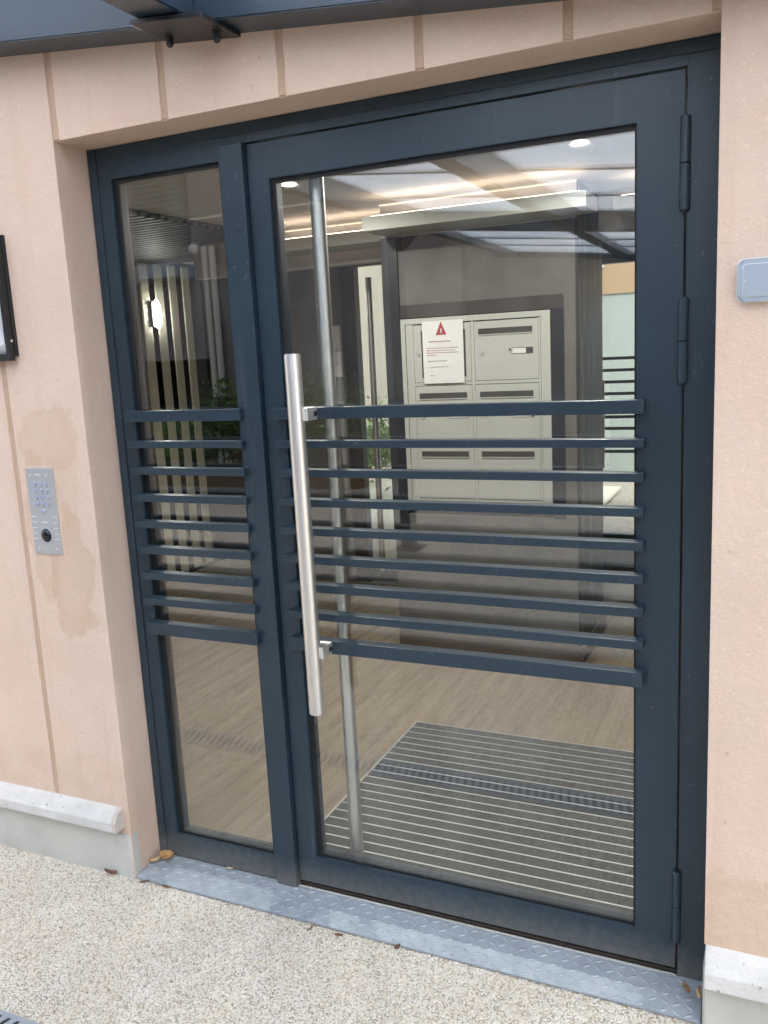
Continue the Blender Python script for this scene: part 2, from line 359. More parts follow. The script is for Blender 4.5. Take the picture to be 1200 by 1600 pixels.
# washed pebbles bedded in the near paving
def pebble_field():
    ico = bmesh.new(); bmesh.ops.create_icosphere(ico, subdivisions=1, radius=1.0)
    ico.verts.ensure_lookup_table(); V = np.array([v.co[:] for v in ico.verts]); F = np.array([[v.index for v in f.verts] for f in ico.faces]); ico.free()
    P = []
    st = .0056
    for ix in range(int(-1.75 / st), int(1.5 / st)):
        for iy in range(int(-1.0 / st), int(-.118 / st)):
            x = (ix + rng.uniform(-.45, .45)) * st; y = (iy + rng.uniform(-.45, .45)) * st
            if y < -.36 - .34 * (.45 - x) and False: continue
            if -.69 > y > -.80: continue
            if y > -.24 + 0.0 or True:
                # only where the camera sees the paving
                q = Vector((x, y, GZ)) - cam.matrix_world.translation
                zf = q.dot(fw); u = q.dot(rx) / zf * 1353.4; w = q.dot(dn) / zf * 1353.4
                if u < -640 or u > 640 or w > 840: continue
            if y > -.126: continue
            P.append((x, y))
    P = np.array(P); n = len(P)
    r = rng.uniform(.0021, .0043, n) * (1 + .4 * (rng.random(n) > .94))
    ax = rng.uniform(.75, 1.45, n); az_ = rng.uniform(.45, .75, n); th = rng.uniform(0, math.tau, n)
    jit = 1 + rng.uniform(-.16, .16, (n, len(V), 1))
    X = V[None] * jit * np.stack([r * ax, r, r * az_], 1)[:, None, :]
    c, s = np.cos(th)[:, None], np.sin(th)[:, None]
    xx = X[..., 0] * c - X[..., 1] * s + P[:, 0:1]; yy = X[..., 0] * s + X[..., 1] * c + P[:, 1:2]
    zz = X[..., 2] + GZ - .0033 + rng.uniform(-.001, .0012, (n, 1))
    co = np.stack([xx, yy, zz], 2).reshape(-1, 3)
    fa = (F[None] + (np.arange(n) * len(V))[:, None, None]).reshape(-1, 3)
    me = bpy.data.meshes.new('pebbles'); me.vertices.add(len(co)); me.vertices.foreach_set('co', co.ravel())
    me.loops.add(fa.size); me.loops.foreach_set('vertex_index', fa.ravel().astype(np.int32))
    me.polygons.add(len(fa)); me.polygons.foreach_set('loop_start', (np.arange(len(fa)) * 3).astype(np.int32))
    me.polygons.foreach_set('use_smooth', np.ones(len(fa), bool))
    me.update(calc_edges=True)
    o = link('pebbles', me, 'pebble'); o['kind'] = 'stuff'; return n
pebble_field()

# ================================================================ facade
F_ = thing('facade_wall', 'peach rendered facade wall with vertical joints round the glazed entrance', 'wall', (0, 0, GZ))
TOP = 3.6
boxes('wall_core', [((-6, -.1192, GZ - .05), (-.514, .14, TOP)), ((-.5139, -.1192, 2.106), (1.1599, .14, TOP)), ((1.16, -.1192, GZ - .05), (6, .14, TOP))], 'joint', F_)
JW = .010
joints = [-.5, -.146, .188, .527, .844, 1.121]
def panel(x0, x1, z0, z1, y1=-.113): return box('render_panel', (x0, WY, z0), (x1, y1, z1), 'plaster', F_, .0018)
panel(-.795 + JW, -.512, GZ - .02, TOP, .06)                      # left of the door, with the door reveal
for xl in (-1.135, -1.475, -1.815, -2.155): panel(xl + JW, xl + .34 - JW, .19, TOP)
for a, b in zip(joints[:-1], joints[1:]): panel(a + JW, b - JW, 2.102, TOP)
box('lintel_soffit', (-.512, WY + .0075, 2.1025), (1.13, .06, 2.118), 'plaster_smooth', F_, .001)
panel(1.127, 1.49, .175, TOP, .06)
for xl in (1.51, 1.85): panel(xl, xl + .32, .175, TOP)
# plinth and ledge, each side
def ledge(x0, x1, z0, z1, endcap):
    y0 = WY + .002
    pts = [(x0, y0, z0), (x0, y0 - .039, z0 - .004), (x0, y0 - .041, z0), (x0, y0 - .041, z0 + (z1 - z0) * .50), (x0, y0 - .026, z1), (x0, y0, z1 + .008)]
    return prism('concrete_ledge', pts, (x1 - x0, 0, 0), 'sill', F_, .0012)
ledge(-6, -.532, .135, .192, True); ledge(1.131, 6, .094, .168, True)
bm = bmesh.new(); bm_poly(bm, [(-.5114, WY + .03, GZ - .05), (-.5114, WY + .004, GZ - .05), (-.520, WY - .006, GZ - .05), (-6, WY - .006, GZ - .05), (-6, WY + .03, GZ - .05)], (0, 0, .192)); fin('plinth', bm, 'concrete', F_)
bm = bmesh.new(); bm_poly(bm, [(1.1255, .02, GZ - .05), (1.1255, WY - .002, GZ - .05), (1.131, WY - .006, GZ - .05), (6, WY - .006, GZ - .05), (6, .02, GZ - .05)], (0, 0, .205)); fin('plinth', bm, 'concrete', F_)

# ================================================================ fixed frame with sidelight
Fr = thing('door_frame', 'navy metal entrance frame with a narrow glazed sidelight left of the door', 'door frame', (-.3, 0, -.012))
box('frame_jamb', (-.509, -.004, -.012), (-.482, .07, 2.1), 'navy', Fr, .0015)
box('frame_jamb', (1.0585, -.004, -.012), (1.142, .07, 2.072), 'navy', Fr, .0015)
box('frame_head', (-.4818, .001, 2.074), (1.142, .07, 2.1005), 'navy', Fr, .0015)
box('frame_head', (-.0668, -.002, 2.0506), (1.0583, .07, 2.0732), 'navy', Fr, .0012)
box('mullion', (-.0665, -.018, -.012), (-.001, .07, 2.0504), 'navy', Fr, .002)
# sidelight sash
SL = (-.4815, -.067); SG = (-.435, -.084, .063, 2.017)
def ring(name, o4, g4, y0, y1, mat, par, bev=.0014):
    """a welded rectangular frame: one piece with an opening"""
    bm = bmesh.new(); P = []
    for y in (y0, y1):
        for x0, x1, z0, z1 in (o4, g4): P.append([bm.verts.new((x, y, z)) for x, z in ((x0, z0), (x1, z0), (x1, z1), (x0, z1))])
    fo, fi, bo, bi = P
    for k in range(4):
        n = (k + 1) % 4
        bm.faces.new((fo[k], fo[n], fi[n], fi[k])); bm.faces.new((bo[k], bi[k], bi[n], bo[n])); bm.faces.new((fo[k], bo[k], bo[n], fo[n])); bm.faces.new((fi[k], fi[n], bi[n], bi[k]))
    bmesh.ops.recalc_face_normals(bm, faces=bm.faces)
    es = [e for e in bm.edges if e.calc_face_angle(0) > 1]
    bmesh.ops.bevel(bm, geom=es, offset=bev, segments=2, affect='EDGES')
    return fin(name, bm, mat, par)
ring('sash_frame', (SL[0], SL[1], -.012, 2.0735), SG, -.001, .06, 'navy', Fr)
def bead(x0, x1, z0, z1, par, y0=.011, y1=.015, w=.011):
    boxes('glazing_gasket', [((x0, y0, z0), (x0 + w, y1, z1)), ((x1 - w * .5, y0, z0), (x1, y1, z1)), ((x0 + w, y0 + .0003, z0), (x1 - w * .5, y1, z0 + w * .6)), ((x0 + w, y0 + .0003, z1 - w), (x1 - w * .5, y1, z1))], 'gasket', par)

bead(*SG, Fr)
box('glass_pane', (SG[0] + .001, .0155, SG[2] + .001), (SG[1] - .001, .0235, SG[3] - .001), 'glass', Fr)
BARZ = [(1.357, 1.387), (1.283, 1.302), (1.207, 1.227), (1.129, 1.149), (1.052, 1.072), (.975, .996), (.898, .920), (.821, .842), (.7305, .7665)]
for z0, z1 in BARZ:
    box('rail_bar', (-.444, -.036, z0), (-.056, -.003, z1), 'navy', Fr, .0014)
for zz in (.3, 1.05, 1.75): tube('fixing_screw', (-.495, -.0052, zz), (-.495, -.003, zz), .004, 'black', Fr, 12)

# ================================================================ door leaf
D = thing('entrance_door', 'navy framed glass entrance door with nine horizontal bars and a long steel pull', 'door', (.525, .03, .0))
G = (.0635, .958, .089, 1.957)
ring('leaf_frame', (.0015, 1.0535, .004, 2.046), G, 0, .06, 'navy', D)
bead(*G, D)
box('glass_pane', (G[0] + .001, .0155, G[2] + .001), (G[1] - .001, .0235, G[3] - .001), 'glass', D)
for z0, z1 in BARZ:
    box('rail_bar', (.047, -.036, z0), (.979, -.003, z1), 'navy', D, .0014)
# outer pull
hb = bmesh.new(); bm_tube(hb, (.150, -.090, .582), (.148, -.090, 1.523), .0208, 40)
es = [e for e in hb.edges if any(len(f.verts) > 4 for f in e.link_faces)]; bmesh.ops.bevel(hb, geom=es, offset=.0022, segments=2, affect='EDGES')
H = fin('pull_handle', hb, 'steel', D, True)
for z in (1.372, .749):
    bx = box('standoff', (.1450, -.088, z - .015), (.1790, -.0365, z + .017), 'aluminium', H, .0015)
    tube('fixing_bolt', (.1788, -.050, z + .001), (.1825, -.050, z + .001), .0068, 'black', H, 16)
# inner pull, full height
hb = bmesh.new(); bm_tube(hb, (.150, .088, .060), (.150, .088, 2.0), .0195, 32); I_ = fin('inner_pull_handle', hb, 'steel', D, True)
# hinges
for zt, zb in ((1.955, 1.772), (1.596, 1.419), (.27, .085)):
    bm = bmesh.new(); zm = (zt + zb) / 2
    bm_tube(bm, (1.0555, -.0085, zb), (1.0555, -.0085, zm - .0009), .0105, 20); bm_tube(bm, (1.0555, -.0085, zm + .0009), (1.0555, -.0085, zt), .0105, 20)
    es = [e for e in bm.edges if any(len(f.verts) > 4 for f in e.link_faces)]; bmesh.ops.bevel(bm, geom=es, offset=.0010, segments=1, affect='EDGES')
    h = fin('hinge', bm, 'navy', D, True)
    tube('hinge_pin', (1.0555, -.0085, zb - .003), (1.0555, -.0085, zt + .002), .006, 'black', h, 12)
tube('rust_spot', (.997, -.0012, .673), (.997, .0002, .673), .0034, 'dry_dark', D, 10)

# ================================================================ threshold plate
T = thing('threshold_plate', 'galvanised diamond tread plate sloping down from the entrance door', 'threshold plate', (.3, -.06, GZ))
PX0, PX1 = -.512, 1.119; ZI, ZO, YI, YO = -.0135, -.0262, -.001, -.124
prism('plate', [(PX0, YI, ZI), (PX0 + .002, YO, ZO), (PX0 + .002, YO, ZO - .004), (PX0, YI, ZI - .004)], (PX1 - PX0, 0, 0), 'galv', T)
def tread():
    ang = np.linspace(0, math.tau, 9)[:-1]; V = []; Fc = []
    p = .0275; k = 0
    nx = int((PX1 - PX0) / p); ny = 5; dy = (YI - YO) / ny
    for i in range(nx):
        for j in range(ny):
            x = PX0 + .012 + i * p; y = YO + .010 + j * dy
            if x > PX1 - .01: continue
            a = R_(38) if (i + j) % 2 == 0 else R_(-38)
            zb = ZO + (ZI - ZO) * (y - YO) / (YI - YO) + .0002
            base = len(V)
            for sc, dz in ((1.0, 0.0), (.60, .0022)):
                for t in ang:
                    u = math.cos(t) * .0130 * (sc if sc < 1 else 1) ; w = math.sin(t) * .0046 * (sc if sc < 1 else 1)
                    V.append((x + u * math.cos(a) - w * math.sin(a), y + u * math.sin(a) + w * math.cos(a), zb + dz))
            n = 8
            for t in range(n): Fc.append((base + t, base + (t + 1) % n, base + n + (t + 1) % n, base + n + t))
            Fc.append(tuple(range(base + n, base + 2 * n)))
    me = bpy.data.meshes.new('tread_lozenges'); me.from_pydata(V, [], Fc); o = link('tread_lozenges', me, 'galv', T, True); o['kind'] = 'stuff'
tread()
for sx_ in (-.455, 1.075):
    tube('plate_screw', (sx_, -.062, -.0215), (sx_, -.062, -.0155), .007, 'galv', T, 14)
box('threshold_bar', (PX0 + .012, .004, -.0125), (1.07, .06, -.004), 'dark_brown', T, .001)
box('edge_strip', (-.0005, -.0055, -.0132), (1.055, -.0008, -.0105), 'concrete', T, .0008)

# ================================================================ keypad
K = thing('door_intercom', 'brushed metal intercom keypad with a black camera lens set in the wall', 'intercom', (-.702, WY, 1.11))
kx0, kx1, kz0, kz1 = -.7545, -.6485, .981, 1.236
bm = bmesh.new(); bm_box(bm, (kx0, WY - .0045, kz0), (kx1, WY + .004, kz1), .0022); fin('faceplate', bm, 'keypad', K)
box('back_box', (kx0 - .004, WY - .0012, kz0 - .004), (kx1 + .006, WY + .002, kz1 + .005), 'plaster_smooth', K, .0008)
KY = WY - .0048
digits = ['1', '2', '3', '4', '5', '6', '7', '8', '9', 'A', '0', 'B']
for i in range(13):
    if i < 12: bx_, bz_ = -.7255 + (i % 3) * .0218 + .0005 * (i // 3), 1.190 - (i // 3) * .0195
    else: bx_, bz_ = -.7035, 1.190 - 4 * .0195 - .0025
    bm = bmesh.new(); bm_tube(bm, (bx_, KY + .002, bz_), (bx_, KY - .0028, bz_), .0083, 20)
    es = [e for e in bm.edges if any(len(f.verts) > 4 for f in e.link_faces)]; bmesh.ops.bevel(bm, geom=es, offset=.0012, segments=2, affect='EDGES')
    b_ = fin('key_button', bm, 'button', K, True)
    if i < 12: text('digit', digits[i], .0115, (bx_, KY - .0030, bz_), 'keyglow', b_)
    else: text('bell_symbol', '\u0394', .009, (bx_, KY - .0030, bz_), 'keyglow', b_)
for px_, pz_ in ((-.7385, 1.216), (-.6745, 1.216), (-.7365, .998), (-.6665, .998)):
    tube('cover_screw', (px_, KY + .001, pz_), (px_, KY - .0006, pz_), .0036, 'aluminium', K, 14)
bm = bmesh.new(); bmesh.ops.create_uvsphere(bm, u_segments=28, v_segments=14, radius=.0215, matrix=Matrix.Translation((-.6995, KY + .002, 1.038)) @ Matrix.Diagonal((1, .6, 1, 1)))
fin('camera_lens', bm, 'lens', K, True)
bm = bmesh.new(); bm_tube(bm, (-.6995, KY + .0005, 1.038), (-.6995, KY - .0016, 1.038), .0235, 28); fin('lens_ring', bm, 'board_light', K, True)
for z_ in [1.092 - .0165 * k for k in range(5)]:
    for x_ in (-.7515, -.6690): box('speaker_slot', (x_, KY - .0004, z_), (x_ + .0175, KY + .002, z_ + .0016), 'white', K)
boxes('maker_mark', [((-.7185, KY - .0003, 1.2165), (-.6965, KY + .001, 1.2190)), ((-.708, KY - .0003, 1.2130), (-.695, KY + .001, 1.2140))], 'white', K)
boxes('small_print', [((-.712, KY - .0003, 1.0755), (-.690, KY + .001, 1.0785))], 'white', K)

# ================================================================ wall lamp at the left
L_ = thing('wall_lamp', 'black framed wall lamp with a curved opal front beside the entrance', 'lamp', (-.85, WY, 1.70))
lx0, lx1, lz0, lz1 = -1.02, -.725, 1.545, 1.888
box('back_plate', (lx0, WY - .011, lz0 + .012), (lx1, WY + .001, lz1), 'black', L_, .003)
boxes('lamp_frame', [((lx0, WY - .030, lz0), (lx0 + .014, WY - .0112, lz1)), ((lx1 - .018, WY - .030, lz0), (lx1 - .004, WY - .0112, lz1)), ((lx0 + .014, WY - .030, lz1 - .03), (lx1 - .018, WY - .0112, lz1)), ((lx0 + .014, WY - .030, lz0), (lx1 - .018, WY - .0112, lz0 + .02))], 'black', L_, .002)
arc = [(WY - .024 - .022 * math.sin(math.pi * k / 12), lz1 - .03 - (lz1 - lz0 - .05) * k / 12) for k in range(13)]
bm = bmesh.new(); bm_poly(bm, [(lx0 + .0143, WY - .0115, lz1 - .0303)] + [(lx0 + .0143, y_, z_) for y_, z_ in arc[1:-1]] + [(lx0 + .0143, WY - .0115, lz0 + .0203)], (lx1 - lx0 - .0326, 0, 0)); fin('diffuser', bm, 'opal', L_)
tube('side_screw', (lx1 - .006, WY - .018, 1.60), (lx1 - .002, WY - .018, 1.60), .004, 'aluminium', L_, 12)

# ================================================================ junction box at the right
J = thing('junction_box', 'blue grey rounded plastic cover box on the wall right of the door', 'junction box', (1.25, WY, 1.615))
def rrect(x0, x1, z0, z1, r, n=6):
    pts = []
    for cx, cz, a0 in ((x1 - r, z1 - r, 0), (x0 + r, z1 - r, 90), (x0 + r, z0 + r, 180), (x1 - r, z0 + r, 270)):
        for k in range(n + 1):
            a = R_(a0 + 90 * k / n); pts.append((cx + r * math.cos(a), cz + r * math.sin(a)))
    return pts
jx0, jx1, jz0, jz1 = 1.1655, 1.345, 1.575, 1.654
def rr(name, d0, y0, y1, r, mat, bev):
    bm = bmesh.new(); bm_poly(bm, [(x_, y0, z_) for x_, z_ in rrect(jx0 + d0, jx1 - d0, jz0 + d0, jz1 - d0, r)], (0, y1 - y0, 0))
    if bev:
        es = [e for e in bm.edges if any(len(f.verts) > 4 for f in e.link_faces)]; bmesh.ops.bevel(bm, geom=es, offset=bev, segments=3, affect='EDGES')
    return fin(name, bm, mat, J)
rr('seal', -.002, WY + .002, WY - .004, .014, 'paper', 0)
rr('cover_rim', 0, WY - .003, WY - .014, .013, 'board', .004)
rr('rim_line', .0088, WY - .012, WY - .0148, .007, 'paper', .0004)
rr('cover', .0100, WY - .0125, WY - .0165, .006, 'board', .001)
tube('cover_catch', (jx0 + .0135, WY - .016, 1.613), (jx0 + .0135, WY - .0175, 1.613), .0028, 'board_light', J, 12)

# ================================================================ canopy over the entrance
C_ = thing('entrance_canopy', 'navy steel canopy with opal roof panels bolted to the wall above the entrance', 'canopy', (0, WY, 2.26))
SLP = -.1058
def zc(x): return 2.263 + SLP * x
def sloped_bar(name, x0, x1, y0, y1, h, mat, dz=0.0, bevel=.003):
    bm = bmesh.new(); bm_poly(bm, [(x0, y0, zc(x0) + dz), (x1, y0, zc(x1) + dz), (x1, y0, zc(x1) + dz + h), (x0, y0, zc(x0) + dz + h)], (0, y1 - y0, 0))
    if bevel: bmesh.ops.bevel(bm, geom=list(bm.edges), offset=bevel, segments=2, affect='EDGES')
    return fin(name, bm, mat, C_)
CX0, CX1, CY = -1.48, 3.3, -6.75
sloped_bar('wall_beam', CX0, CX1, -.123, -.225, .26, 'canopy_navy')
sloped_bar('front_beam', CX0, CX1, CY, CY - .1, .13, 'canopy_navy')
sloped_bar('middle_beam', CX0, CX1, -4.15, -4.25, .17, 'canopy_navy')
RAF = [-1.15, -.02, 1.12, 2.2, 3.2]
DRIFT = .016                                # the rafters run very slightly off square
def skew_bar(name, x0, x1, y0, y1, dz, h, mat, bevel):
    a0, a1, b0, b1 = x0 + DRIFT * y0, x1 + DRIFT * y0, x0 + DRIFT * y1, x1 + DRIFT * y1
    bm = bmesh.new(); q = []
    for (p0, p1, y) in ((a0, a1, y0), (b0, b1, y1)):
        q.append([bm.verts.new((x, y, zc(x) + dz + k)) for x, k in ((p0, 0), (p1, 0), (p1, h), (p0, h))])
    bm.faces.new(q[0]); bm.faces.new(q[1][::-1])
    for k in range(4): bm.faces.new((q[0][k], q[1][k], q[1][(k + 1) % 4], q[0][(k + 1) % 4]))
    bmesh.ops.recalc_face_normals(bm, faces=bm.faces)
    if bevel: bmesh.ops.bevel(bm, geom=list(bm.edges), offset=bevel, segments=2, affect='EDGES')
    return fin(name, bm, mat, C_)
SPAN = ((-.2255, -4.1497, (-1.15, -2.5, -3.4), .125, .17), (-4.2503, CY + .0005, (-5.3, -5.95), .05, .13))
for ya, yb, pur, pz, rh in SPAN:
    for x_ in RAF: skew_bar('rafter', x_ - .06, x_ + .06, ya, yb,   .003, rh, 'canopy_navy', .003)
    for a, b in zip(RAF[:-1], RAF[1:]):
        ys = [ya - .001, *pur, yb + .001]
        for k, (p, q) in enumerate(zip(ys[:-1], ys[1:])):
            skew_bar('roof_panel', a + .061, b - .061, p - (.0085 if k else 0), q + (.0085 if k < len(ys) - 2 else 0), pz, .016, 'poly', 0)
            if k: skew_bar('glazing_bar', a + .0615, b - .0615, p + .008, p - .008, pz - .006, .0215, 'canopy_navy', 0)
# bracket under the beam
br = bmesh.new()
bm_poly(br, [(-.098, -.133, zc(-.098) - .0115), (.096, -.133, zc(.096) - .0115), (.096, -.133, zc(.096) - .0005), (-.098, -.133, zc(-.098) - .0005)], (0, -.150, 0))
bmesh.ops.bevel(br, geom=list(br.edges), offset=.0012, segments=1, affect='EDGES')
BK = fin('bracket_plate', br, 'recess_navy', C_)
for x_ in (-.066, .064):
    z_ = zc(x_) - .0115
    bm = bmesh.new(); bm_tube(bm, (x_, -.185, z_), (x_, -.185, z_ - .0016), .0125, 20); bm_tube(bm, (x_, -.185, z_ - .0016), (x_, -.185, z_ - .016), .0088, 6)
    bmesh.ops.create_uvsphere(bm, u_segments=14, v_segments=8, radius=.0085, matrix=Matrix.Translation((x_, -.185, z_ - .016)))
    fin('cap_bolt', bm, 'black', BK, False)
sloped_bar('weld_shim', -.112, -.052, -.2265, -.262, .006, 'board_light', -.007, 0)
for x_ in (-1.425, 2.9):
    bm = bmesh.new(); bm_box(bm, (x_ - .05, -4.25, GZ), (x_ + .05, -4.15, zc(x_ + .05) - .0005), .004); P_ = fin('post', bm, 'canopy_navy', C_)
    box('base_plate', (x_ - .11, -4.31, GZ), (x_ + .11, -4.09, GZ + .012), 'canopy_navy', P_, .002)
    bm = bmesh.new(); bm_poly(bm, [(x_ + .05, -4.23, zc(x_ + .05) - .002), (x_ + .2, -4.23, zc(x_ + .2) - .002), (x_ + .05, -4.23, zc(x_) - .16)], (0, .06, 0)); fin('knee_gusset', bm, 'canopy_navy', P_)

# ================================================================ drain channel in the paving
DR = thing('drain_channel', 'galvanised slotted drain channel running along the pebble paving', 'drain', (-.4, -.74, GZ))
dy0, dy1 = -.795, -.684
boxes('channel_edge', [((-3.2, dy1 - .012, GZ - .05), (2.6, dy1, GZ + .002)), ((-3.2, dy0, GZ - .05), (2.6, dy0 + .012, GZ + .002))], 'galv', DR)
box('channel_floor', (-3.2, dy0 + .012, GZ - .0030), (2.6, dy1 - .012, GZ - .0016), 'black', DR)
x_ = -3.19; meD = None; k = 0
while x_ < 2.58:
    if meD is None:
        bm = bmesh.new(); bm_poly(bm, [(0, dy1 - .0125, GZ - .001), (.0165, dy1 - .0125, GZ - .001), (.0165 - .022, dy0 + .0125, GZ - .001), (-.022, dy0 + .0125, GZ - .001)], (0, 0, .0035))
        o = fin('grating_bar', bm, 'galv', DR); meD = o.data
    else: o = link('grating_bar', meD, None, DR)
    o.location = o.location + Vector((x_, 0, 0)); x_ += .029

# ================================================================ dead leaves and bits by the threshold
def leaf(name, x, y, z, s, rz, mat, label, curl=.35, asp=.55, grp='dead leaves by the threshold', tilt=0.0):
    n = 7; V = []; Fc = []
    for i in range(n):
        t = i / (n - 1); w = asp * math.sin(math.pi * min(1, t * .93 + .05)) ** .8 * (1 + .12 * math.sin(t * 19 + s * 999))
        for j in (-1, -.5, 0, .5, 1):
            V.append(((t - .5) * s, j * w * s * .5, curl * s * (j * j * .5 + (t - .5) ** 2) + .02 * s * math.sin(t * 23 + j * 5)))
    for i in range(n - 1):
        for j in range(4):
            a = i * 5 + j; Fc.append((a, a + 1, a + 6, a + 5))
    me = bpy.data.meshes.new(name); me.from_pydata(V, [], Fc)
    o = link(name, me, mat, None, True); o.location = (x, y, z); o.rotation_euler = (tilt, 0, rz)
    md = o.modifiers.new('thickness', 'SOLIDIFY'); md.thickness = .0006
    return tag(o, label, 'leaf', grp)
leaf('dry_leaf', -.462, -.030, -.006, .046, .35, 'dry', 'largest curled orange leaf against the left foot of the door frame', .6, .75, tilt=.3)
leaf('dry_leaf', -.492, -.050, -.014, .034, .9, 'dry_pale', 'small pale tan leaf in the left corner of the threshold plate', .5, .5)
leaf('dry_leaf', -.240, -.010, -.010, .022, .1, 'dry_pale', 'tiny yellow sliver of leaf on the plate under the sidelight', .4, .35)
leaf('dry_leaf', 1.082, -.045, -.010, .034, 2.1, 'dry', 'folded tan leaf at the right end of the threshold plate', .35, .5, tilt=.35)
leaf('dry_leaf', 1.108, -.058, -.004, .040, 1.7, 'dry_pale', 'upright brown husk wedged in the right wall corner', .4, .4, tilt=1.0)
leaf('dry_leaf', -.385, -.135, GZ + .006, .030, .0, 'dry_dark', 'flat reddish brown leaf on pebbles at the left of the plate edge', .1, .32)
leaf('dry_leaf', -.462, -.140, GZ + .006, .030, .7, 'dry_dark', 'thin dark red leaf stalk just left of the flat reddish leaf', .3, .2)
leaf('dry_leaf', .205, -.150, GZ + .006, .024, .2, 'dry_dark', 'brown leaf scrap on pebbles below the middle of the plate', .3, .5)
leaf('dry_leaf', .375, -.143, GZ + .007, .018, 1.0, 'dry_dark', 'round dark brown bud husk in front of the plate', .9, .8)
leaf('dry_leaf', .120, -.150, GZ + .006, .030, 1.3, 'dry_dark', 'thin twig like leaf stalk standing across pebbles before the plate', .2, .12)
leaf('dry_leaf', -.590, -.142, GZ + .007, .045, .1, 'dry_dark', 'dark curled twig lying at the foot of the concrete plinth', .5, .14)

# ================================================================ lobby shell
LF = box('lobby_floor', (-5.0, .061, -.06), (2.4, 4.62, -.006), 'dark_void'); struct(LF)
def plank_mesh(w, l, h=.0055):
    bm = bmesh.new(); bm_box(bm, (-w / 2, -l / 2, -h), (w / 2, l / 2, 0), .0004, 1); me = bpy.data.meshes.new('floor_plank'); bm.to_mesh(me); bm.free(); return me
pm = plank_mesh(.1994, 1.1992); pm.materials.append(MAT['plank'])
col_i = 0; x_ = -3.28
while x_ < 2.35:
    y_ = .062 - (col_i * .41 % 1.2)
    while y_ < 3.0:
        ya, yb = max(y_, .0625), min(y_ + 1.2, 3.1)
        if yb - ya > .05 and not (-.52 < x_ - .1 and x_ + .1 < .40 and ya > 2.05):
            if abs(yb - ya - 1.2) < .002: o = link('floor_plank', pm, None, LF)
            else:
                me_ = plank_mesh(.1994, yb - ya - .0008); me_.materials.append(MAT['plank']); o = link('floor_plank', me_, None, LF)
            o.location = (x_, (ya + yb) / 2, 0)
        y_ += 1.2
    x_ += .2; col_i += 1
tm = plank_mesh(.597, .597); tm.materials.append(MAT['tile'])
for i in range(5):
    for j in range(3):
        o = link('floor_tile', tm, None, LF); o.location = (.72 - .3 + i * .6 - .6 + .0, 3.405 + j * .6 - .0, 0)
ext = [(-4.4 + i * .6, 3.405 + j * .6) for i in range(8) for j in range(2)]
for x2, y2 in ext:
    o = link('floor_tile', tm, None, LF); o.location = (x2 - .005, y2, 0)
struct(box('lobby_ceiling', (-5.0, .142, 2.212), (2.4, 4.62, 2.28), 'ceiling'))

def wall(name, a, b, mat, label, cat='wall'): return tag(box(name, a, b, mat), label, cat)
for k in range(44):
    if k == 0:
        CB = struct(box('dark_ceiling', (-4.9, .145, 2.2065), (-1.45, 3.09, 2.2118), 'recess_navy')); o = box('ceiling_batten', (-4.9, .18, 2.186), (-1.45, .212, 2.2064), 'batten', CB, .003); meB = o.data
    else: o = link('ceiling_batten', meB, None, CB); o.location = (0, .066 * k, 0)
wall('lobby_wall', (2.32, .141, -.006), (2.40, 4.6, 2.2119), 'taupe', 'taupe side wall at the right end of the lobby')
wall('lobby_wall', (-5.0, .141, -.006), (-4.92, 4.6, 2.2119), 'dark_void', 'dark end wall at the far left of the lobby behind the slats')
wall('lobby_wall', (-2.0, 3.1, -.0045), (-1.337, 3.2, 2.2119), 'taupe', 'taupe concrete lobby wall behind the notice board left of the mailboxes')
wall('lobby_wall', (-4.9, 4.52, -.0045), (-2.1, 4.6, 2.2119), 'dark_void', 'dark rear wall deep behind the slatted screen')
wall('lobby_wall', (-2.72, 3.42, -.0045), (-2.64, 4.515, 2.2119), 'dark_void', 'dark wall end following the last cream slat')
wall('lobby_wall', (-2.09, 3.2005, -.0045), (-2.0, 4.6, 2.2119), 'taupe', 'taupe return wall beside the brown framed rear door')
# block carrying the mailboxes
Bk = thing('mailbox_wall', 'taupe concrete wall block holding the mailboxes with dark streaked stone sides', 'wall', (-.06, 2.0, 0))
BX0, BX1, BY0, BY1 = -.535, .41, 2.0, 2.575
NX0, NX1, NZ0, NZ1 = -.500, .345, .705, 1.735      # recess
boxes('concrete_face', [((BX0, BY0, .002), (NX0, BY0 + .1, 2.211)), ((NX1, BY0, .002), (BX1 - .012, BY0 + .1, 2.211)), ((NX0, BY0, .002), (NX1, BY0 + .1, NZ0)), ((NX0, BY0, NZ1), (NX1, BY0 + .1, 2.211))], 'taupe', Bk)
box('post_reflection_strip', (BX0 - .003, BY0 - .010, .60), (NX0 + .046, BY0 - .0042, 2.056), 'recess_navy', Bk, .001)  # added dark strip, stands in for the canopy post mirrored in the glass
box('wall_body', (BX0, BY0 + .1, .002), (BX1 - .012, BY1, 2.211), 'taupe', Bk)
box('upper_band', (BX0 + .002, BY0 - .003, 2.055), (BX1 - .002, BY0 - .0002, 2.2105), 'ceiling', Bk)
box('stone_cladding', (BX1 - .012, BY0 + .001, .002), (BX1, BY1, 2.211), 'marble', Bk, .001)
box('recess_head', (NX0, BY0 - .004, NZ1 - .062), (NX1, BY0 + .098, NZ1 - .0005), 'dark_brown', Bk)
for xa_, xb_ in ((NX1 - .060, NX1), (NX0, NX0 + .045)): box('recess_side', (xa_, BY0 - .004, NZ0), (xb_, BY0 + .098, NZ1 - .0625), 'recess_navy', Bk)
boxes('skirting', [((BX0, BY0 - .014, .002), (BX1, BY0 - .0005, .085)), ((BX1 + .0005, BY0 - .014, .002), (BX1 + .014, BY1, .085))], 'skirt', Bk, .002)

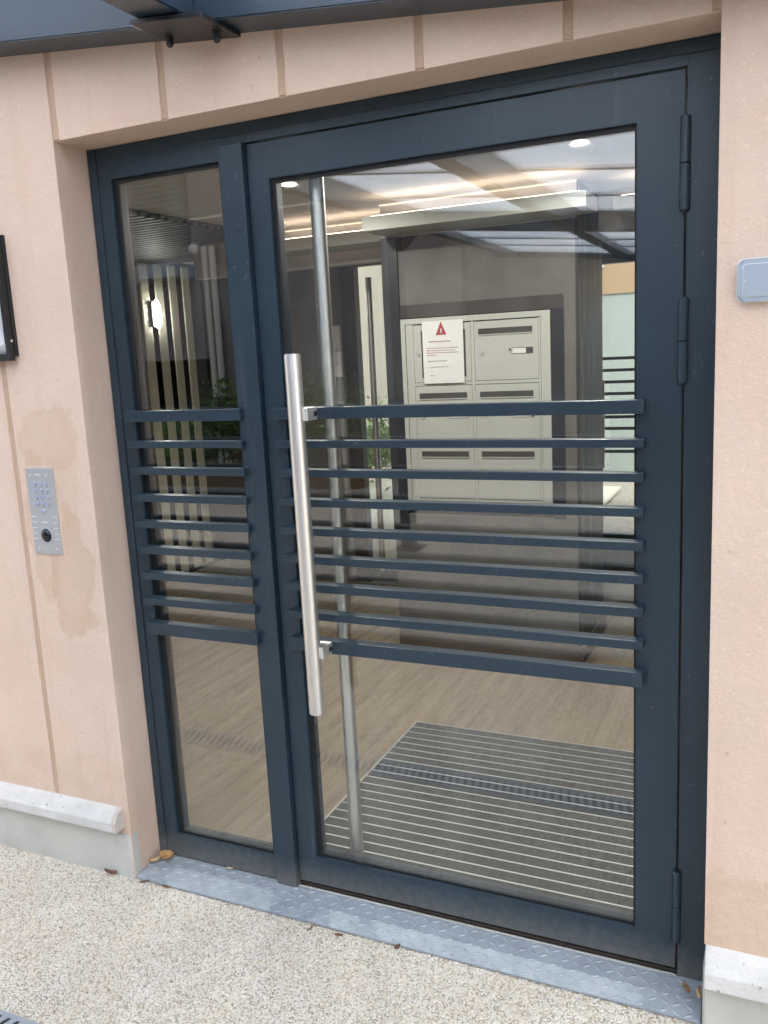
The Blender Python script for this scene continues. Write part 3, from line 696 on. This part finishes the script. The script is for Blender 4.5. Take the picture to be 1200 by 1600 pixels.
# mailboxes
MB = thing('mailbox_bank', 'pale grey bank of six lobby mailboxes recessed in the taupe wall', 'mailboxes', (-.08, 2.06, .765))
mx0, mx1, mz0, mz1, my = -.452, .284, .764, 1.668, 1.990
boxes('casing', [((mx0, my, mz0), (mx0 + .022, 2.09, mz1)), ((mx1 - .044, my, mz0), (mx1, 2.09, mz1)), ((mx0 + .022, my, mz1 - .026), (mx1 - .044, 2.09, mz1)), ((mx0 + .022, my, mz0), (mx1 - .044, 2.09, mz0 + .024))], 'mail', MB, .0012)
box('back_panel', (mx0 + .022, my + .024, mz0 + .024), (mx1 - .044, 2.088, mz1 - .026), 'mail_dark', MB)
cxs = [(-.390, -.095), (-.080, .229)]
ih = (mz1 - .026 - mz0 - .024) / 3
boxes('inner_frame', [((mx0 + .0245, my + .004, mz0 + .0242), (-.3895, my + .0235, mz1 - .0285)), ((.2285, my + .004, mz0 + .0242), (mx1 - .0465, my + .0235, mz1 - .0285)), ((-.0955, my + .004, mz0 + .0242), (-.0795, my + .0235, mz1 - .0285))]
      + [((xa + .0008, my + .0043, mz1 - .030 - r * ih - .0075), (xb - .0008, my + .0235, mz1 - .030 - r * ih + .0075)) for r in (1, 2) for xa, xb in cxs], 'mail', MB, .0006)
for r in range(3):
    zt = mz1 - .030 - r * ih - (.0085 if r else 0); zb = mz1 - .030 - (r + 1) * ih + (.0095 if r < 2 else .008)
    for c2, (xa, xb) in enumerate(cxs):
        dx = .0018
        d = box('mailbox_door', (xa + dx, my + .004, zb), (xb - dx, my + .0225, zt - .002), 'mail', MB, .0012)
        yf = my + .004
        if r == 0 and c2 == 0:
            d['label'] = 'top left service door with a tall slot behind the notice'
            boxes('parcel_slot', [((xa + .042, yf - .0008, zb + .02), (xa + .052, yf + .002, zt - .03)), ((xb - .048, yf - .0008, zb + .022), (xb - .028, yf + .002, zt - .032))], 'mail_dark', d)
            tube('lock', (xa + .024, yf - .003, zt - .14), (xa + .024, yf, zt - .14), .009, 'aluminium', d, 16)
            continue
        box('letter_slot', (xa + .022, yf - .0008, zt - .062), (xb - .028, yf + .002, zt - .035), 'mail_dark', d)
        box('slot_lip', (xa + .022, yf - .004, zt - .067), (xb - .028, yf, zt - .0625), 'mail', d, .0008)
        zl = zt - .150
        bm = bmesh.new(); bm_tube(bm, (xa + .038, yf + .001, zl), (xa + .038, yf - .003, zl), .0105, 18); bm_box(bm, (xa + .0365, yf - .0036, zl - .005), (xa + .0395, yf - .003, zl + .005)); fin('lock', bm, 'aluminium', d)
        tube('push_button', (xb - .136, yf - .002, zl + .012), (xb - .136, yf, zl + .012), .0055, 'mail_dark', d, 12)
        nh = box('name_holder', (xb - .127, yf - .0012, zl - .009), (xb - .026, yf + .001, zl + .020), 'mail_dark', d, .0004)
        full = {(0, 1): .68, (1, 0): 1.0, (1, 1): .9, (2, 0): 0.0, (2, 1): 1.0}[(r, c2)]
        if full: box('name_card', (xb - .124, yf - .002, zl - .006), (xb - .124 + .095 * full, yf - .0013, zl + .017), 'paper', nh)
# the notice on the service door
N = thing('notice_sheet', 'white notice sheet with a red warning triangle taped over the top left mailbox', 'notice', (-.26, 1.985, 1.35))
nx0, nx1, nz0, nz1, ny = -.338, -.131, 1.356, 1.652, my - .001
V = []; Fc = []
for i in range(9):
    for j in range(9):
        u, w = i / 8, j / 8; V.append((nx0 + (nx1 - nx0) * u, ny - .0015 - .0012 * math.sin(u * 3.1), nz0 + (nz1 - nz0) * w))
for i in range(8):
    for j in range(8): a = i * 9 + j; Fc.append((a, a + 9, a + 10, a + 1))
me = bpy.data.meshes.new('sheet'); me.from_pydata(V, [], Fc); sh = link('sheet', me, 'paper', N, False); md = sh.modifiers.new('t', 'SOLIDIFY'); md.thickness = .0005
py_ = ny - .0042
def flat(name, pts, mat): return prism(name, [(x, py_, z) for x, z in pts], (0, .0004, 0), mat, N)
W_, Hh = nx1 - nx0, nz1 - nz0
def npt(u, w): return (nx0 + u * W_, nz0 + w * Hh)
flat('warning_triangle', [npt(.34, .775), npt(.60, .775), npt(.47, .985)], 'red_ink')
prism('exclamation_mark', [(x, py_ - .0004, z) for x, z in (npt(.458, .805), npt(.482, .805), npt(.485, .875), npt(.455, .875))], (0, .0003, 0), 'paper', N)
def lines(name, specs, mat):
    bm = bmesh.new()
    for u0, u1, w, h in specs:
        u = u0
        while u < u1:
            l = random.uniform(.03, .09); b_ = min(u1, u + l)
            bm_box(bm, (*npt(u, w)[:1], py_, npt(u, w)[1]), (npt(b_, w)[0], py_ + .0004, npt(u, w)[1] + h * Hh)); u = b_ + .016
    fin(name, bm, mat, N)
lines('heading_line', [(.16, .70, .665, .014)], 'red_text')
lines('text_line', [(.10, .86, .565, .008), (.10, .78, .527, .008), (.10, .88, .489, .008), (.10, .32, .451, .008)], 'red_text')
lines('text_line', [(.12, .60, .358, .008), (.16, .62, .262, .007), (.17, .28, .13, .005)], 'grey_ink')

# ceiling rafts with warm strips
def raft(x0, x1, y0, y1, z0, z1, label):
    t = thing('ceiling_raft', label, 'ceiling panel', ((x0 + x1) / 2, (y0 + y1) / 2, z0), 'suspended ceiling rafts')
    box('raft_panel', (x0, y0, z0), (x1, y1, z1), 'raft', t, .002)
    box('led_strip', (x0 + .03, y0 + .035, z1 + .0005), (x1 - .03, y0 + .045, z1 + .006), 'led', t)
    box('led_strip', (x0 + .03, y1 - .03, z1 + .0005), (x1 - .03, y1 - .022, z1 + .006), 'cove', t)
raft(-.515, .50, 1.745, 1.985, 2.062, 2.124, 'pale raft with warm light strip before the wall above the mailboxes')
raft(-1.32, -.50, 2.12, 2.36, 2.062, 2.124, 'pale raft with warm light strip left of the mailboxes, set further back')
raft(.56, 1.6, 2.02, 2.3, 2.072, 2.128, 'pale raft with warm light strip at the right edge of the door glass')
wall('lobby_bulkhead', (-1.95, 2.42, 2.0), (BX0 - .002, 2.50, 2.211), 'ceiling', 'pale bulkhead below the ceiling left of the mailbox wall', 'bulkhead')
wall('lobby_bulkhead', (BX1 + .016, 2.40, 2.03), (2.31, 2.48, 2.211), 'ceiling', 'pale bulkhead below the ceiling right of the mailbox wall', 'bulkhead')
for x0_, x1_, y_, la in ((BX0 + .006, .41, 1.978, 'thin warm light line along the ceiling above the mailboxes'), (-1.3, BX0 - .01, 2.398, 'thin warm light line along the ceiling left of the mailboxes')):
    tag(box('cove_light', (x0_, y_, 2.203), (x1_, y_ + .007, 2.2085), 'cove'), la, 'light strip', 'warm cove lights')
# downlights
for x_, y_, lab in ((.572, 1.285, 'recessed ceiling downlight nearest the top right of the door glass'), (-.605, 1.265, 'recessed ceiling downlight at the top left of the door glass')):
    t = thing('downlight', lab, 'ceiling light', (x_, y_, 2.2), 'lobby downlights')
    tube('light_disc', (x_, y_, 2.2055), (x_, y_, 2.2075), .028, 'lamp', t, 28)
    bm = bmesh.new(); bmesh.ops.create_cone(bm, cap_ends=False, segments=32, radius1=.038, radius2=.029, depth=.006, matrix=Matrix.Translation((x_, y_, 2.2075))); fin('trim_ring', bm, 'white', t, True)
    al = bpy.data.lights.new('downlight_beam', 'AREA'); al.shape = 'DISK'; al.size = .09; al.energy = 6.0; al.color = (1, .96, .90); al.spread = R_(170)
    ao = bpy.data.objects.new('downlight_beam', al); COL.objects.link(ao); ao.parent = t; ao.location = (0, 0, .003)

# doormat with aluminium strips
DM = thing('doormat', 'dark grey entrance mat with aluminium strips inside the door', 'doormat', (.5, .64, 0))
dmx0, dmx1, dmy0, dmy1 = -.09, 1.35, .135, 1.125
boxes('mat_frame', [((dmx0, dmy0, .001), (dmx0 + .006, dmy1, .0085)), ((dmx1 - .006, dmy0, .001), (dmx1, dmy1, .0085)), ((dmx0 + .006, dmy1 - .006, .001), (dmx1 - .006, dmy1, .0085)), ((dmx0 + .006, dmy0, .001), (dmx1 - .006, dmy0 + .006, .0085))], 'aluminium', DM)
ns = 20; pit = (dmy1 - dmy0 - .012) / ns
for i in range(ns):
    ya = dmy0 + .006 + i * pit
    box('carpet_strip', (dmx0 + .007, ya + .0055, .001), (dmx1 - .007, ya + pit - .0002, .0076), 'carpet', DM, .0012)
    box('aluminium_strip', (dmx0 + .007, ya, .001), (dmx1 - .007, ya + .0048, .0084), 'aluminium', DM, .0006)

# notice board
NB = thing('notice_board', 'white framed notice board on the taupe lobby wall left of the mailboxes', 'notice board', (-1.32, 3.09, 1.4))
nb = (-1.497, -1.343, 1.375, 1.70)
boxes('board_frame', [((nb[0], 3.075, nb[2]), (nb[0] + .012, 3.0995, nb[3])), ((nb[1] - .012, 3.075, nb[2]), (nb[1], 3.0995, nb[3])), ((nb[0] + .012, 3.075, nb[3] - .012), (nb[1] - .012, 3.0995, nb[3])), ((nb[0] + .012, 3.075, nb[2]), (nb[1] - .012, 3.0995, nb[2] + .012))], 'white', NB)
box('pin_panel', (nb[0] + .012, 3.088, nb[2] + .012), (nb[1] - .012, 3.0995, nb[3] - .012), 'paper', NB)
boxes('pinned_sheet', [((nb[0] + .03, 3.086, 1.52), (nb[0] + .10, 3.088, 1.66)), ((nb[0] + .11, 3.086, 1.45), (nb[1] - .025, 3.088, 1.56))], 'board_light', NB)

# glazed doors at the back
def rear_door(x0, x1, y, mat, label, tubex, barz, tz=(.60, 1.24)):
    t = thing('rear_door', label, 'door', ((x0 + x1) / 2, y, 0))
    boxes('frame_post', [((x0 - .09, y - .03, 0), (x0, y + .04, 2.2)), ((x1, y - .03, 0), (x1 + .09, y + .04, 2.2))], mat, t)
    box('frame_head', (x0, y - .03, 2.06), (x1, y + .04, 2.2), mat, t)
    box('bottom_rail', (x0, y - .02, .012), (x1, y + .03, .085), mat, t)
    box('glass_pane', (x0, y, .085), (x1, y + .008, 2.06), 'glass', t)
    for z_ in barz: box('rail_bar', (x0 - .02, y - .06, z_ - .011), (x1 + .02, y - .035, z_ + .011), mat, t, .001)
    if tubex is not None:
        tube('pull_handle', (tubex, y - .09, tz[0]), (tubex, y - .09, tz[1]), .02, 'steel', t, 20)
    return t
rear_door(-.04, 1.02, 4.56, 'navy', 'far glazed door with dark bars and steel pull at the right of the lobby', .055, [1.392 - .0845 * k for k in range(9)])
rear_door(-1.245, -.62, 3.15, 'dark_brown', 'tall dark brown framed glass door at the back left of the lobby', -1.115, [], (.1, 1.98))
wall('lobby_wall', (1.112, 4.53, -.0045), (2.31, 4.60, 2.2119), 'taupe', 'taupe rear wall right of the far glazed door')
wall('lobby_wall', (-.9, 4.53, 2.2), (1.11, 4.6, 2.2119), 'taupe', 'narrow lintel strip above the far glazed door', 'lintel')
wall('lobby_wall', (-.62 + .092, 3.1, -.0045), (-.14, 3.2, 2.2119), 'taupe', 'taupe wall strip hidden behind the mailbox block at the back left')
wall('lobby_wall', (-.2, 3.2, -.0045), (-.13, 4.6, 2.2119), 'taupe', 'taupe partition beside the far glazed door')
# back mat in front of the far door
box_ = box('rear_doormat', (.05, 3.62, .001), (1.05, 4.42, .010), 'carpet'); tag(box_, 'dark ribbed mat before the far glazed door', 'doormat')

# slatted screen at the left
SS = thing('slatted_screen', 'row of tall cream slats standing at the left of the lobby', 'screen', (-2.7, 3.0, 0))
boxes('screen_rail', [((-2.72, 2.0, 2.19), (-2.66, 3.41, 2.2118)), ((-2.72, 2.0, .001), (-2.66, 3.41, .012))], 'dark_brown', SS)
meS = None
for i in range(9):
    y_ = 2.06 + i * .152
    if meS is None:
        o = box('slat', (-2.700, 0, .012), (-2.688, .080, 2.19), 'slat', SS, .002); meS = o.data
    else: o = link('slat', meS, None, SS)
    o.location = o.location + Vector((0, y_, 0))
# behind the screen: stair rail, lamp
wall('stair_wall', (-4.2, 2.6, 1.45), (-4.1, 4.5, 2.2118), 'mauve', 'mauve wall panel hanging over the dark stair behind the slats')
OL = thing('oval_lamp', 'lit white oval lamp fixed to the cream slats', 'lamp', (-2.68, 2.93, 1.855))
bm = bmesh.new(); bmesh.ops.create_uvsphere(bm, u_segments=20, v_segments=14, radius=1, matrix=Matrix.Translation((-2.66, 2.93, 1.853)) @ Matrix.Diagonal((.020, .034, .098, 1))); fin('opal_cover', bm, 'oval', OL, True)
box('lamp_base', (-2.6858, 2.885, 1.765), (-2.668, 2.975, 1.94), 'dark_brown', OL, .003)
HR = thing('stair_handrail', 'dark sloping handrail behind the cream slats', 'handrail', (-3.6, 3.4, 0))
prism('rail', [(-3.5, 2.9, 1.5), (-3.5, 4.4, .95), (-3.5, 4.4, 1.0), (-3.5, 2.9, 1.55)], (.04, 0, 0), 'black', HR)
boxes('baluster', [((-3.5, 3.0 + .28 * k, 0), (-3.475, 3.02 + .28 * k, 1.46 - .103 * k)) for k in range(5)], 'black', HR)

# ================================================================ outside at the back of the lobby
tag(box('garden_wall', (-8, 8.4, GZ), (4.5, 8.6, 3.4), 'white_render'), 'white garden wall beyond the rear doors', 'wall')
RB = thing('rear_building', 'pale green and peach building seen through the far glazed door', 'building', (-.5, 8.2, GZ))
box('lower_wall', (-3.0, 7.9, GZ), (3.2, 8.35, 2.02), 'mint', RB)
box('upper_wall', (-3.0, 7.88, 2.02), (3.2, 8.35, 4.2), 'peach_far', RB)
box('wall_box', (-.66, 7.84, 2.30), (-.55, 7.88, 2.42), 'white', RB, .005)
def foliage(bm_parent_name, cx, cy, z0, z1, rx_, ry_, n, leafs, mat, parent):
    c = rng.normal(0, .42, (n, 3)); c = np.clip(c, -1, 1)
    V = np.zeros((n, 4, 3)); cen = np.stack([cx + c[:, 0] * rx_, cy + c[:, 1] * ry_, (z0 + z1) / 2 + c[:, 2] * (z1 - z0) / 2], 1)
    a = rng.normal(0, 1, (n, 3)); a /= np.linalg.norm(a, axis=1)[:, None]; b = np.cross(a, rng.normal(0, 1, (n, 3))); b /= np.linalg.norm(b, axis=1)[:, None]
    s = rng.uniform(.6, 1.3, (n, 1)) * leafs
    V[:, 0] = cen - a * s; V[:, 1] = cen + b * s * .4; V[:, 2] = cen + a * s; V[:, 3] = cen - b * s * .4
    me = bpy.data.meshes.new(bm_parent_name); me.from_pydata(V.reshape(-1, 3).tolist(), [], [tuple(range(i * 4, i * 4 + 4)) for i in range(n)])
    return link(bm_parent_name, me, mat, parent)
def shrub(x, y, h, r, n, mat, label, z0=GZ, group=None):
    t = thing('shrub', label, 'shrub', (x, y, z0), group)
    bm = bmesh.new()
    for k in range(6):
        a = k * 1.05 + x; bm_tube(bm, (x, y, z0), (x + r * .5 * math.cos(a), y + r * .5 * math.sin(a), z0 + h * .75), .012, 6, .004)
    fin('stem', bm, 'wood', t)
    foliage('foliage', x, y, z0 + h * .15, z0 + h, r, r, n, .045, mat, t)
shrub(-2.35, 6.3, 1.1, .5, 1200, 'leaf_light', 'light green bush outside the brown framed rear door', group='shrubs behind the lobby')
shrub(-3.1, 6.9, .9, .5, 900, 'leaf', 'darker green bush left of the light one behind the rear door', group='shrubs behind the lobby')
DK = thing('timber_deck', 'pale timber deck outside the brown framed rear door', 'deck', (-2, 4.5, GZ))
for k in range(38): box('deck_board', (-1.98 if k < 13 else -3.4, 3.26 + k * .102, .0), (-.25, 3.355 + k * .102, .028), 'slat', DK)

# ================================================================ facing side of the court, seen in the glass
OB = thing('facing_building', 'mauve rendered building across the court mirrored in the glass', 'building', (-5.5, -8.4, GZ))
fy = -8.2
boxes('wall', [((-12, fy - .4, 1.56), (-2.3, fy, 5.2)), ((-5.9, fy - .4, GZ), (-2.3, fy, 1.56)), ((-12, fy - .4, GZ), (-7.6, fy, 1.56))], 'mauve', OB)
boxes('porch_back', [((-12, fy - 1.4, GZ), (-5.9, fy - 1.3, 1.7)), ((-12, fy - 1.3, 1.561), (-5.9, fy - .41, 1.7))], 'dark_void', OB)
box('balcony_slab', (-7.6, fy - .0, 2.66), (-6.15, fy + .5, 2.84), 'board', OB, .004)
L2 = box('louvre_frame', (-7.6, fy + .002, 2.95), (-6.2, fy + .02, 4.4), 'dark_void', OB)
for k in range(19): box('louvre_slat', (-7.58, fy + .02, 2.98 + k * .074), (-6.22, fy + .05, 3.015 + k * .074), 'shutter', L2)
box('string_course', (-12, fy + .001, 3.42), (-2.3, fy + .02, 3.45), 'cream_pipe', OB)
for x_ in (-5.95, -5.83): tube('downpipe', (x_, fy + .07, GZ), (x_, fy + .07, 3.05), .045, 'cream_pipe', OB, 14)
bm = bmesh.new(); bmesh.ops.create_uvsphere(bm, u_segments=14, v_segments=8, radius=.075, matrix=Matrix.Translation((-6.12, fy + .06, 3.04))); fin('dome_camera', bm, 'white', OB, True)
OB2 = thing('court_wall', 'grey rendered wall closing the court behind the canopy', 'wall', (2, -9.4, GZ))
box('wall', (-2.2995, -8.6, GZ), (9, -8.3, 3.1), 'mauve', OB2); box('coping', (-2.2995, -8.64, 3.1), (9, -8.26, 3.16), 'concrete', OB2)
PL = thing('planter', 'long timber planter with shrubs across the court', 'planter', (-5, -7.0, GZ))
boxes('plank_side', [((-6.6, -7.28, GZ + .0 + k * .1), (-3.2, -6.9, GZ + .095 + k * .1)) for k in range(2)], 'wood', PL)
for x_, h_, mt, lab in ((-5.0, 1.15, 'leaf', 'tall dark green shrub at the middle of the timber planter'), (-4.45, 1.2, 'leaf', 'bushy dark green shrub right of the planter middle'), (-5.7, .7, 'leaf_light', 'low pale shrub at the left of the timber planter'), (-3.7, 1.25, 'leaf_light', 'loose light green shrub at the right end of the timber planter')):
    shrub(x_, -7.1, h_, .50, 1900, mt, lab, GZ + .15, 'shrubs in the timber planter')
